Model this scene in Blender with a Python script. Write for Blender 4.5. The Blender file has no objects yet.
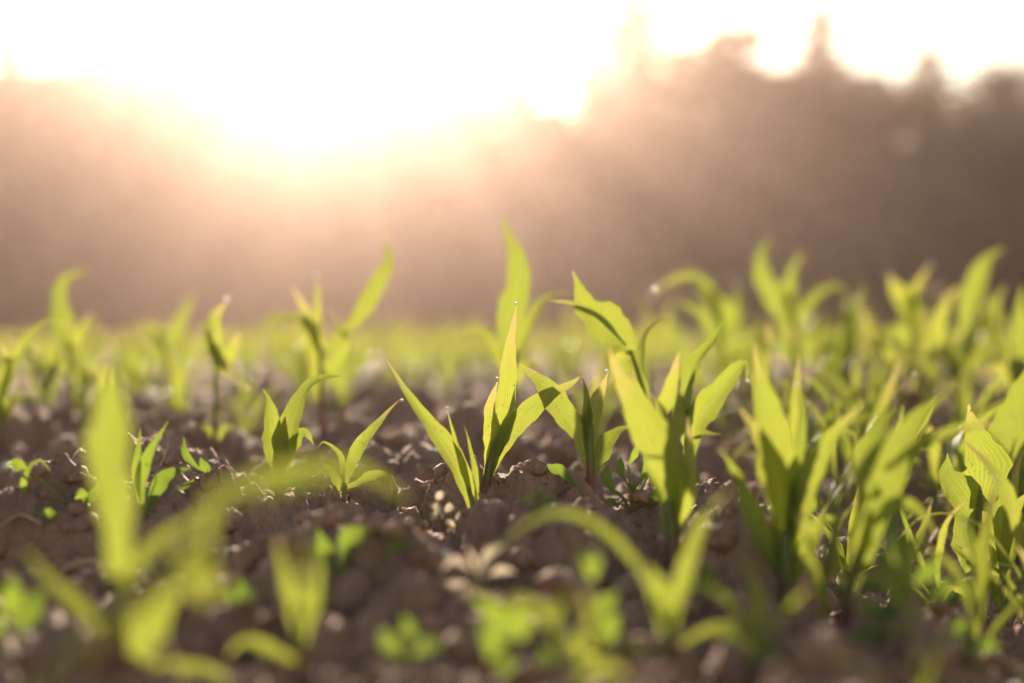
import bpy, math, random
import numpy as np
from mathutils import Vector
random.seed(11)
R = math.radians
sc = bpy.context.scene
COL = sc.collection

# ------------------------------------------------------------------ camera
CAM_H, F_PX, CX, CY, HORIZON = 0.15, 1422.0, 512.0, 341.5, 332.0
TH = math.atan((CY - HORIZON) / F_PX)
cam_d = bpy.data.cameras.new('camera')
cam_d.lens, cam_d.sensor_width = 50.0, 36.0
cam_d.clip_start, cam_d.clip_end = 0.01, 2000
cam_d.dof.use_dof = True
cam_d.dof.focus_distance = 1.19
cam_d.dof.aperture_fstop = 2.05
cam = bpy.data.objects.new('camera', cam_d)
COL.objects.link(cam)
cam.location = (0, 0, CAM_H)
cam.rotation_euler = (math.pi / 2 - TH, 0, 0)
sc.camera = cam

def at(px, py, d):
    """world point seen at pixel (px,py) at forward distance d"""
    xc, yc = (px - CX) / F_PX, -(py - CY) / F_PX
    Y = math.cos(TH) + yc * math.sin(TH)
    Z = yc * math.cos(TH) - math.sin(TH)
    s = d / Y
    return Vector((xc * s, d, CAM_H + Z * s))

# ------------------------------------------------------------------ terrain (numpy)
def _h(ix, iy, s):
    ix = ix.astype(np.int64); iy = iy.astype(np.int64)
    n = (ix * 374761393 + iy * 668265263 + s * 982451653) & 0xffffffff
    n = ((n ^ (n >> 13)) * 1274126177) & 0xffffffff
    n = ((n ^ (n >> 15)) * 2246822519) & 0xffffffff
    n = n ^ (n >> 16)
    return (n & 0xffffff) / float(0x1000000)

def vnoise(x, y, s):
    fx, fy = np.floor(x), np.floor(y)
    u, v = x - fx, y - fy
    u = u * u * u * (u * (u * 6 - 15) + 10); v = v * v * v * (v * (v * 6 - 15) + 10)
    a, b = _h(fx, fy, s), _h(fx + 1, fy, s)
    c, d = _h(fx, fy + 1, s), _h(fx + 1, fy + 1, s)
    return (a * (1 - u) + b * u) * (1 - v) + (c * (1 - u) + d * u) * v - 0.5

def domes(x, y, cell, s, keep=0.8):
    gx, gy = x / cell, y / cell
    fx, fy = np.floor(gx), np.floor(gy)
    out = np.zeros_like(gx)
    for i in (-1, 0, 1):
        for j in (-1, 0, 1):
            cx, cy = fx + i, fy + j
            px = cx + _h(cx, cy, s); py = cy + _h(cx, cy, s + 7)
            r = 0.3 + 0.45 * _h(cx, cy, s + 13)
            k = _h(cx, cy, s + 19)
            el = 0.65 + 0.8 * _h(cx, cy, s + 23)
            d2 = ((gx - px) ** 2 * el + (gy - py) ** 2 / el) / (r * r)
            v = np.sqrt(np.clip(1 - d2, 0, 1)) * r * (0.35 + 0.65 * _h(cx, cy, s + 29))
            out = np.maximum(out, np.where(k < keep, v, 0))
    return out * cell

def terrain(x, y):
    x = np.asarray(x, dtype=float); y = np.asarray(y, dtype=float)
    dist = np.sqrt(x * x + y * y)
    wx = x + 0.012 * vnoise(x * 45, y * 45, 3) + 0.006 * vnoise(x * 110, y * 110, 4)
    wy = y + 0.012 * vnoise(x * 45, y * 45, 5) + 0.006 * vnoise(x * 110, y * 110, 6)
    near = np.clip((9 - dist) / 5, 0, 1)
    z = 0.030 * vnoise(x * 2.1, y * 2.1, 1) + 0.02 * vnoise(x * 6, y * 6, 2)
    z = z - 0.02 * np.clip((0.75 - dist) / 0.4, 0, 1)
    u = np.clip((x - 0.13) / 0.24, 0, 1); z = z - 0.075 * u * u * (3 - 2 * u) * np.clip((2.9 - dist) / 1.3, 0, 1) * np.clip(dist / 0.3, 0, 1)
    c = 0.85 * domes(wx, wy, 0.12, 31, 0.7) + 0.95 * domes(wx, wy, 0.052, 57, 0.85)
    c = c + 0.85 * domes(wx, wy, 0.022, 91, 0.9) + 0.6 * domes(wx + .3, wy, 0.010, 111, 0.9)
    c = c + 0.006 * vnoise(x * 120, y * 120, 8) + 0.004 * vnoise(x * 260, y * 260, 9)
    return z + c * (0.15 + 0.85 * near) - 0.036

def tz(x, y):
    return float(terrain(np.array([x]), np.array([y]))[0])

def ground_at(px, py):
    """where the ray through the pixel meets the soil"""
    best = None
    ds = np.geomspace(0.35, 40, 1400)
    p = [at(px, py, d) for d in ds]
    z = terrain(np.array([q.x for q in p]), ds)
    for q, g in zip(p, z):
        if q.z <= g + 0.004:
            return Vector((q.x, q.y, g))
    q = p[-1]
    return Vector((q.x, q.y, z[-1]))

# ------------------------------------------------------------------ node helpers
def new_mat(name):
    m = bpy.data.materials.new(name); m.use_nodes = True
    nt = m.node_tree; nt.nodes.clear()
    out = nt.nodes.new('ShaderNodeOutputMaterial')
    return m, nt, out

def N(nt, t, **kw):
    n = nt.nodes.new(t)
    for k, v in kw.items():
        if hasattr(n, k) and k not in n.inputs: setattr(n, k, v)
        else: n.inputs[k].default_value = v
    return n

def ramp(nt, stops):
    n = nt.nodes.new('ShaderNodeValToRGB')
    e = n.color_ramp.elements
    while len(e) < len(stops): e.new(0.5)
    for el, (p, c) in zip(e, stops):
        el.position = p; el.color = (*c, 1)
    return n

def mixc(nt, fac, a, b, bt='MIX'):
    n = nt.nodes.new('ShaderNodeMix'); n.data_type = 'RGBA'; n.blend_type = bt
    for idx, v in ((0, fac), (6, a), (7, b)):
        if hasattr(v, 'is_linked'): nt.links.new(v, n.inputs[idx])
        else: n.inputs[idx].default_value = v if idx == 0 else (*v, 1)
    return n.outputs[2]

def math_n(nt, op, a, b=0.0):
    n = nt.nodes.new('ShaderNodeMath'); n.operation = op
    for i, v in enumerate((a, b)):
        if hasattr(v, 'is_linked'): nt.links.new(v, n.inputs[i])
        else: n.inputs[i].default_value = v
    return n.outputs[0]

def leaf_material(name, dark, light, trans, dry=0.0, tw=0.5, rough=0.45, veins=True, foot=False):
    m, nt, out = new_mat(name)
    L = nt.links.new
    uv = N(nt, 'ShaderNodeUVMap'); uv.uv_map = 'UVMap'
    sep = N(nt, 'ShaderNodeSeparateXYZ'); L(uv.outputs[0], sep.inputs[0])
    u, v = sep.outputs[0], sep.outputs[1]
    info = N(nt, 'ShaderNodeObjectInfo')
    geo = N(nt, 'ShaderNodeTexCoord')
    nz = N(nt, 'ShaderNodeTexNoise', Scale=38.0, Detail=3.0); L(geo.outputs['Object'], nz.inputs['Vector'])
    base = mixc(nt, info.outputs['Random'], dark, light)
    base = mixc(nt, math_n(nt, 'MULTIPLY', nz.outputs[0], 0.45), base, tuple(c * 0.55 for c in dark))
    tr = mixc(nt, info.outputs['Random'], (trans[0] * 0.62, trans[1] * 0.74, trans[2] * 0.7), tuple(c * 1.12 for c in trans))
    tr = mixc(nt, math_n(nt, 'MULTIPLY', nz.outputs[0], 0.4), tr, tuple(c * 0.6 for c in trans))
    bump_h = None
    if veins:
        wv = math_n(nt, 'SINE', math_n(nt, 'MULTIPLY', u, 56.0))
        wv = math_n(nt, 'MULTIPLY', math_n(nt, 'ADD', wv, 1.0), 0.5)
        base = mixc(nt, math_n(nt, 'MULTIPLY', wv, 0.3), base, tuple(min(1, c * 1.7) for c in light))
        tr = mixc(nt, math_n(nt, 'MULTIPLY', wv, 0.6), tr, tuple(c * 0.5 for c in trans))
        mid = math_n(nt, 'SUBTRACT', 1.0, math_n(nt, 'MULTIPLY', math_n(nt, 'ABSOLUTE', math_n(nt, 'SUBTRACT', u, 0.5)), 16.0))
        mid = math_n(nt, 'MAXIMUM', mid, 0.0)
        base = mixc(nt, math_n(nt, 'MULTIPLY', mid, 0.7), base, (0.30, 0.36, 0.14))
        tr = mixc(nt, math_n(nt, 'MULTIPLY', mid, 0.6), tr, (0.22, 0.28, 0.05))
        bump_h = math_n(nt, 'ADD', wv, math_n(nt, 'MULTIPLY', mid, 2.0))
    sp = N(nt, 'ShaderNodeTexNoise', Scale=420.0, Detail=2.0); L(geo.outputs['Object'], sp.inputs['Vector'])
    big = math_n(nt, 'MULTIPLY', math_n(nt, 'SUBTRACT', nz.outputs[0], 0.45), 0.35)
    sm = N(nt, 'ShaderNodeMapRange'); L(math_n(nt, 'ADD', sp.outputs[0], big), sm.inputs[0])
    sm.inputs[1].default_value = 0.66; sm.inputs[2].default_value = 0.73; sm.inputs[4].default_value = 0.8
    base = mixc(nt, sm.outputs[0], base, (0.17, 0.12, 0.07)); tr = mixc(nt, sm.outputs[0], tr, (0.16, 0.12, 0.04))
    if foot:
        fm = N(nt, 'ShaderNodeMapRange'); L(v, fm.inputs[0]); fm.inputs[1].default_value = 0.3; fm.inputs[2].default_value = 0.12
        base = mixc(nt, fm.outputs[0], base, (0.22, 0.10, 0.09)); tr = mixc(nt, fm.outputs[0], tr, (0.30, 0.14, 0.10))
    if dry > 0:
        t = math_n(nt, 'ADD', v, math_n(nt, 'MULTIPLY', math_n(nt, 'SUBTRACT', nz.outputs[0], 0.5), 0.25))
        t = math_n(nt, 'ADD', t, math_n(nt, 'MULTIPLY', math_n(nt, 'SUBTRACT', info.outputs['Random'], 0.62), 0.42))
        mr = N(nt, 'ShaderNodeMapRange'); L(t, mr.inputs[0])
        mr.inputs[1].default_value = 1.0 - dry; mr.inputs[2].default_value = 1.0
        base = mixc(nt, mr.outputs[0], base, (0.38, 0.30, 0.13))
        tr = mixc(nt, mr.outputs[0], tr, (0.42, 0.34, 0.12))
    p = N(nt, 'ShaderNodeBsdfPrincipled', Roughness=rough)
    p.inputs['Specular IOR Level'].default_value = 0.33
    L(base, p.inputs['Base Color'])
    t = N(nt, 'ShaderNodeBsdfTranslucent'); L(tr, t.inputs['Color'])
    if bump_h is not None:
        b = N(nt, 'ShaderNodeBump', Strength=0.25, Distance=0.0004); L(bump_h, b.inputs['Height'])
        L(b.outputs[0], p.inputs['Normal']); L(b.outputs[0], t.inputs['Normal'])
    mx = N(nt, 'ShaderNodeMixShader'); mx.inputs[0].default_value = tw
    L(p.outputs[0], mx.inputs[1]); L(t.outputs[0], mx.inputs[2]); L(mx.outputs[0], out.inputs['Surface'])
    return m

M_LEAF = leaf_material('maize_leaf', (0.055, 0.115, 0.016), (0.14, 0.20, 0.03), (0.395, 0.42, 0.055), dry=0.26, tw=0.58)
M_WEED = leaf_material('weed_leaf', (0.06, 0.13, 0.025), (0.09, 0.16, 0.03), (0.30, 0.38, 0.04), tw=0.5, veins=False)
M_PALE = leaf_material('pale_weed_leaf', (0.30, 0.25, 0.17), (0.38, 0.30, 0.22), (0.62, 0.50, 0.38), tw=0.5, veins=False)
M_TREE = leaf_material('tree_foliage', (0.035, 0.055, 0.024), (0.05, 0.07, 0.03), (0.10, 0.11, 0.03), tw=0.25, rough=0.6, veins=False)

def simple_mat(name, c1, c2, scale, rough, bump=0.0, bd=0.002, detail=4.0):
    m, nt, out = new_mat(name); L = nt.links.new
    tc = N(nt, 'ShaderNodeTexCoord')
    nz = N(nt, 'ShaderNodeTexNoise', Scale=scale, Detail=detail); L(tc.outputs['Object'], nz.inputs['Vector'])
    rp = ramp(nt, [(0.3, c1), (0.7, c2)]); L(nz.outputs[0], rp.inputs[0])
    p = N(nt, 'ShaderNodeBsdfPrincipled', Roughness=rough); L(rp.outputs[0], p.inputs['Base Color'])
    if bump:
        b = N(nt, 'ShaderNodeBump', Strength=bump, Distance=bd); L(nz.outputs[0], b.inputs['Height']); L(b.outputs[0], p.inputs['Normal'])
    L(p.outputs[0], out.inputs['Surface'])
    return m

M_STALK = leaf_material('maize_stalk', (0.16, 0.20, 0.06), (0.20, 0.23, 0.07), (0.50, 0.48, 0.10), tw=0.3, veins=False, foot=True)
M_BARK = simple_mat('bark', (0.05, 0.035, 0.025), (0.10, 0.075, 0.055), 6, 0.9, 0.6, 0.03)
M_STRAW = simple_mat('dry_straw', (0.30, 0.21, 0.13), (0.45, 0.34, 0.22), 60, 0.6)
M_STONE = simple_mat('pale_stone', (0.55, 0.52, 0.48), (0.75, 0.72, 0.68), 120, 0.6, 0.4)

def soil_material():
    m, nt, out = new_mat('soil'); L = nt.links.new
    tc = N(nt, 'ShaderNodeTexCoord')
    n1 = N(nt, 'ShaderNodeTexNoise', Scale=9.0, Detail=6.0); L(tc.outputs['Object'], n1.inputs['Vector'])
    n2 = N(nt, 'ShaderNodeTexNoise', Scale=160.0, Detail=6.0, Roughness=0.65); L(tc.outputs['Object'], n2.inputs['Vector'])
    n3 = N(nt, 'ShaderNodeTexVoronoi', Scale=240.0); L(tc.outputs['Object'], n3.inputs['Vector'])
    r1 = ramp(nt, [(0.25, (0.24, 0.138, 0.096)), (0.5, (0.35, 0.212, 0.155)), (0.75, (0.45, 0.29, 0.215))]); L(n1.outputs[0], r1.inputs[0])
    r2 = ramp(nt, [(0.3, (0.72, 0.70, 0.68)), (0.7, (1.15, 1.12, 1.1))]); L(n2.outputs[0], r2.inputs[0])
    c = mixc(nt, 1.0, r1.outputs[0], r2.outputs[0], 'MULTIPLY')
    p = N(nt, 'ShaderNodeBsdfPrincipled', Roughness=0.82); L(c, p.inputs['Base Color'])
    p.inputs['Specular IOR Level'].default_value = 0.3
    h = math_n(nt, 'ADD', n2.outputs[0], math_n(nt, 'MULTIPLY', n3.outputs[0], 0.7))
    b = N(nt, 'ShaderNodeBump', Strength=0.9, Distance=0.004); L(h, b.inputs['Height']); L(b.outputs[0], p.inputs['Normal'])
    L(p.outputs[0], out.inputs['Surface'])
    return m
M_SOIL = soil_material()

def dew_material():
    m, nt, out = new_mat('dew'); L = nt.links.new
    p = N(nt, 'ShaderNodeBsdfPrincipled', Roughness=0.12, IOR=1.33)
    p.inputs['Base Color'].default_value = (0.95, 0.97, 0.95, 1)
    p.inputs['Transmission Weight'].default_value = 0.6
    L(p.outputs[0], out.inputs['Surface'])
    return m
M_DEW = dew_material()

# ------------------------------------------------------------------ object helpers
def tag(o, label=None, cat=None, group=None, kind=None):
    if label: o['label'] = label
    if cat: o['category'] = cat
    if group: o['group'] = group
    if kind: o['kind'] = kind
    return o

def empty(name, loc, label, cat, group=None):
    o = bpy.data.objects.new(name, None); COL.objects.link(o)
    o.empty_display_size = 0.02
    o.location = loc
    return tag(o, label, cat, group)

def mesh_np(name, V, Fq, UV=None, smooth=True):
    """V (n,3), Fq (m,4) quads"""
    me = bpy.data.meshes.new(name)
    V = np.asarray(V, dtype=np.float32); Fq = np.asarray(Fq, dtype=np.int32)
    k = Fq.shape[1]
    me.vertices.add(len(V)); me.vertices.foreach_set('co', V.ravel())
    me.loops.add(Fq.size); me.loops.foreach_set('vertex_index', Fq.ravel())
    me.polygons.add(len(Fq))
    me.polygons.foreach_set('loop_start', np.arange(0, Fq.size, k, dtype=np.int32))
    me.polygons.foreach_set('loop_total', np.full(len(Fq), k, dtype=np.int32))
    if UV is not None:
        l = me.uv_layers.new(name='UVMap')
        l.data.foreach_set('uv', np.asarray(UV, dtype=np.float32)[Fq.ravel()].ravel())
    me.polygons.foreach_set('use_smooth', np.full(len(Fq), smooth))
    me.update(calc_edges=True); me.validate()
    return me

def link(name, me, mat, parent=None):
    o = bpy.data.objects.new(name, me); COL.objects.link(o)
    if not me.materials: me.materials.append(mat)
    if parent: o.parent = parent
    return o

def spline(pts, n):
    P = [Vector(p) for p in pts]
    if len(P) == 2: P = [P[0], P[0].lerp(P[1], .5), P[1]]
    P = [P[0] * 2 - P[1]] + P + [P[-1] * 2 - P[-2]]
    segs = len(P) - 3
    dense = []
    for i in range(segs):
        a, b, c, d = P[i:i + 4]
        for k in range(12):
            t = k / 12
            dense.append(0.5 * ((2 * b) + (c - a) * t + (2 * a - 5 * b + 4 * c - d) * t * t + (3 * b - a - 3 * c + d) * t ** 3))
    dense.append(P[-2])
    L = [0]
    for i in range(1, len(dense)): L.append(L[-1] + (dense[i] - dense[i - 1]).length)
    out, j = [], 0
    for i in range(n + 1):
        s = L[-1] * i / n
        while j < len(L) - 2 and L[j + 1] < s: j += 1
        f = (s - L[j]) / max(1e-9, L[j + 1] - L[j])
        out.append(dense[j].lerp(dense[j + 1], f))
    return out

def prof(t, base=0.4, peak=0.42):
    if t < peak:
        q = t / peak
        return base + (1 - base) * (q * q * (3 - 2 * q))
    q = (t - peak) / (1 - peak)
    return max(0.03, (1 - q ** 1.5) * (1 - 0.25 * q))

def ribbon(pts, width, facing, twist=(0, 0), fold=0.35, n=16, base=0.4, peak=0.42, rnd=None, m=4, ripple=0.08):
    """leaf blade: curved strip with a keeled cross-section; returns V, F, UV"""
    rnd = rnd or random
    C = spline(pts, n)
    V, UV, Fq = [], [], []
    ph = rnd.uniform(0, 6.28)
    q1, q2 = rnd.uniform(0, 6.28), rnd.uniform(4, 9)
    for i in range(1, n + 1):
        e = Vector((math.sin(q1 + q2 * i / n), math.cos(q1 * 2 + q2 * i / n), math.sin(q2 * 1.3 * i / n)))
        C[i] = C[i] + e * (width * .09 * i / n)
    f = Vector(facing).normalized()
    prevw = None
    for i, c in enumerate(C):
        t = i / n
        tg = (C[min(n, i + 1)] - C[max(0, i - 1)]).normalized()
        w = tg.cross(f)
        if w.length < 0.15 and prevw is not None: w = prevw - tg * prevw.dot(tg)
        w.normalize()
        if prevw is not None:
            if w.dot(prevw) < 0: w = -w
            w = (w * 0.6 + prevw * 0.4); w = (w - tg * w.dot(tg)).normalized()
        prevw = w.copy()
        nn = w.cross(tg).normalized()
        a = twist[0] + (twist[1] - twist[0]) * t
        w2 = w * math.cos(a) + nn * math.sin(a); n2 = nn * math.cos(a) - w * math.sin(a)
        hw = width * 0.5 * prof(t, base, peak)
        fo = fold * (1 - 0.5 * t)
        eL = 1 + ripple * (math.sin(t * 23 + q1) + .7 * math.sin(t * 41 + q2)) * (t > .1)
        eR = 1 + ripple * (math.sin(t * 19 + q2) + .7 * math.sin(t * 47 + q1)) * (t > .1)
        for k in range(m + 1):
            u = k / m * 2 - 1
            rp = ripple * width * math.sin(t * 17 + ph + (1.3 if u > 0 else 0)) * abs(u) ** 2 * (1 - t)
            V.append(c + w2 * (u * hw * (eL if u < 0 else eR)) + n2 * (abs(u) ** 1.3 * hw * fo + rp))
            UV.append((k / m, t))
    s = m + 1
    for i in range(n):
        for k in range(m):
            a = i * s + k
            Fq.append((a, a + 1, a + 1 + s, a + s))
    return V, Fq, UV

def tube(pts, r0, r1, n=8, sides=8, oval=1.0):
    C = spline(pts, n)
    V, Fq, UV = [], [], []
    for i, c in enumerate(C):
        t = i / n
        tg = (C[min(n, i + 1)] - C[max(0, i - 1)]).normalized()
        a = tg.cross(Vector((0.13, 1, 0.21))).normalized(); b = tg.cross(a).normalized()
        r = r0 + (r1 - r0) * t
        for k in range(sides):
            q = 2 * math.pi * k / sides
            V.append(c + a * (r * oval * math.cos(q)) + b * (r * math.sin(q)))
            UV.append((k / sides, t * 0.5))
    for i in range(n):
        for k in range(sides):
            a, b = i * sides + k, i * sides + (k + 1) % sides
            Fq.append((a, b, b + sides, a + sides))
    top = len(V); V.append(C[-1]); UV.append((.5, .5))
    e = n * sides
    for k in range(0, sides, 2):
        Fq.append((e + k, e + (k + 1) % sides, e + (k + 2) % sides, top))
    return V, Fq, UV

def add_part(name, geo, mat, root, label=None):
    V, Fq, UV = geo
    o0 = Vector(root.location)
    me = mesh_np(name, [tuple(Vector(v) - o0) for v in V], Fq, UV)
    o = link(name, me, mat, root)
    if label: o['label'] = label
    return o

def sphere_geo(c, r, seg=10, rings=6, sq=1.0):
    V, Fq, UV = [], [], []
    for i in range(rings + 1):
        th = math.pi * (0.02 + 0.96 * i / rings)
        for k in range(seg):
            ph = 2 * math.pi * k / seg
            V.append(Vector(c) + Vector((r * math.sin(th) * math.cos(ph), r * math.sin(th) * math.sin(ph), sq * r * math.cos(th))))
            UV.append((k / seg, i / rings))
    for i in range(rings):
        for k in range(seg):
            a, b = i * seg + k, i * seg + (k + 1) % seg
            Fq.append((a, b, b + seg, a + seg))
    return V, Fq, UV

# ------------------------------------------------------------------ soil
def build_soil():
    r = [0.05]
    while r[-1] < 170:
        q = r[-1]
        r.append(q * (1.0062 if 0.5 < q < 3.2 else 1.014 if 0.4 < q < 7 else 1.05))
    r = np.array(r)
    fr = np.linspace(-31, 31, 620)
    bk = np.linspace(31, 329, 130)[1:-1]
    ang = np.radians(np.concatenate([fr, bk]))
    rr, aa = np.meshgrid(r, ang, indexing='ij')
    x, y = rr * np.sin(aa), rr * np.cos(aa)
    z = terrain(x.ravel(), y.ravel())
    V = np.stack([x.ravel(), y.ravel(), z], 1)
    nr, na = len(r), len(ang)
    i, j = np.meshgrid(np.arange(nr - 1), np.arange(na), indexing='ij')
    jn = (j + 1) % na
    Fq = np.stack([i * na + j, i * na + jn, (i + 1) * na + jn, (i + 1) * na + j], -1).reshape(-1, 4)
    me = mesh_np('ground', V, Fq, None, True)
    o = link('ground', me, M_SOIL)
    tag(o, 'bare brown crumbly field soil with clods', 'ground', kind='structure')
build_soil()

# loose crumbs (uncountable) and larger clods (countable)
def clod_geo(c, r, rnd, seg=9, rings=6):
    V, Fq, UV = sphere_geo((0, 0, 0), 1, seg, rings)
    a = [rnd.uniform(0.6, 1.25) for _ in range(3)]
    o = rnd.uniform(0, 100)
    P = np.array([tuple(v) for v in V])
    d = 1 + 0.5 * vnoise(P[:, 0] * 1.4 + o + P[:, 2], P[:, 1] * 1.4 + P[:, 2] * 0.8 + o, 5) + 0.4 * vnoise(P[:, 0] * 3.7 + o - P[:, 2] * 2, P[:, 1] * 3.7 + P[:, 2] * 2, 6)
    P = P * d[:, None] * np.array(a) * r
    q = rnd.uniform(0, 6.28); cs, sn = math.cos(q), math.sin(q)
    P = np.stack([P[:, 0] * cs - P[:, 1] * sn, P[:, 0] * sn + P[:, 1] * cs, P[:, 2] * 0.8], 1)
    return P + np.array(c), np.array(Fq), UV

rc = random.Random(5)
VV, FF, off = [], [], 0
for _ in range(3600):
    d = math.exp(rc.uniform(math.log(0.5), math.log(4.0)))
    x = rc.uniform(-0.46, 0.46) * d
    r = rc.choice((0.0022, 0.003, 0.004, 0.0055, 0.0075)) * rc.uniform(0.7, 1.2)
    P, Fq, _u = clod_geo((x, d, tz(x, d) + r * 0.35) if False else (0, 0, 0), r, rc, 7, 4)
    VV.append((P, x, d, r)); FF.append(Fq)
xs = np.array([v[1] for v in VV]); ys = np.array([v[2] for v in VV]); zs = terrain(xs, ys)
A, B = [], []
for (P, x, d, r), z, Fq in zip(VV, zs, FF):
    A.append(P + np.array((x, d, z + r * 0.4))); B.append(Fq + off); off += len(P)
o = link('soil_crumbs', mesh_np('soil_crumbs', np.concatenate(A), np.concatenate(B)), M_SOIL)
tag(o, 'small loose crumbs of brown soil scattered over the field', 'soil', kind='stuff')

clod_spots = [(395, 540, 17), (372, 528, 14), (330, 520, 12), (230, 520, 15), (430, 560, 13), (512, 452, 13), (535, 470, 11), (560, 455, 10),
              (300, 545, 22), (250, 560, 20), (520, 560, 18), (560, 590, 20), (640, 500, 12), (700, 470, 11), (720, 540, 18), (40, 470, 12),
              (70, 450, 9), (210, 480, 10), (180, 420, 8), (400, 440, 9), (440, 470, 11), (600, 520, 13), (350, 600, 26), (420, 610, 24),
              (850, 560, 18), (910, 540, 15), (930, 660, 30), (820, 660, 30), (480, 640, 28), (200, 600, 24), (30, 600, 24), (150, 445, 9)]
for px, py, rp in clod_spots:
    g = ground_at(px, py)
    rad = rp * g.y / F_PX
    P, Fq, _u = clod_geo((0, 0, 0), rad, rc, 18, 12)
    me = mesh_np('soil_clod', P, Fq)
    o = link('soil_clod', me, M_SOIL); o.location = (g.x, g.y, g.z + rad * 0.25)
    tag(o, 'rounded brown soil clod lying loose on the field between maize seedlings', 'soil clod', 'soil clods lying on the field')

# ------------------------------------------------------------------ maize plants drawn leaf by leaf
rp_ = random.Random(21)
dew_r = random.Random(3)
def maize(label, base, stalk, leaves, sw=7, cat='maize seedling', group='young maize plants rooted in the near soil', dew=(), d=None):
    g = ground_at(*base)
    if d:
        g = at(base[0], base[1], d); g.z = tz(g.x, g.y)
    d = g.y
    root = empty('maize_seedling', g - Vector((0, 0, 0.004)), label, cat, group)
    sp = [g - Vector((0, 0, 0.01))] + [at(x, y, d) for x, y in stalk]
    r = sw * d / F_PX * 0.5
    add_part('stalk', tube(sp, r * 1.15, r * 0.6), M_STALK, root)
    for lf in leaves:
        pts, w = lf[0], lf[1]
        o = lf[2] if len(lf) > 2 else {}
        n = len(pts)
        L = sum(math.dist(pts[i], pts[i + 1]) for i in range(n - 1)) * d / F_PX
        dz = o.get('dz', rp_.uniform(-0.3, 0.3)) * L
        P = [at(x, y, d + dz * (i / (n - 1)) ** 1.4) for i, (x, y) in enumerate(pts)]
        yaw = o.get('yaw', rp_.uniform(-0.5, 0.5))
        facing = Vector((math.sin(yaw), -math.cos(yaw), o.get('up', 0.15)))
        tw = o.get('tw', rp_.uniform(-0.5, 0.5))
        add_part('leaf', ribbon(P, max(w * 0.6, w * (1.0 if d < 1.0 else 1.22 if d < 1.5 else .9) - 18 * max(0.0, 1.27 / d - 1)) * d / F_PX, facing, (o.get('tw0', 0), tw), o.get('fold', rp_.uniform(0.2, 0.5)), 22,
                                o.get('base', 0.45), o.get('peak', 0.42), rp_), M_LEAF, root)
    for lf in leaves:
        if dew_r.random() < (.42 if d > .95 else .22):
            q = lf[0][-1]; dew = list(dew) + [(q[0], q[1], dew_r.uniform(1.3, 2.3))]
    for (x, y, rr) in dew:
        add_part('dew_drop', sphere_geo(at(x, y, d - 0.003), rr * d / F_PX), M_DEW, root)
    return root

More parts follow.
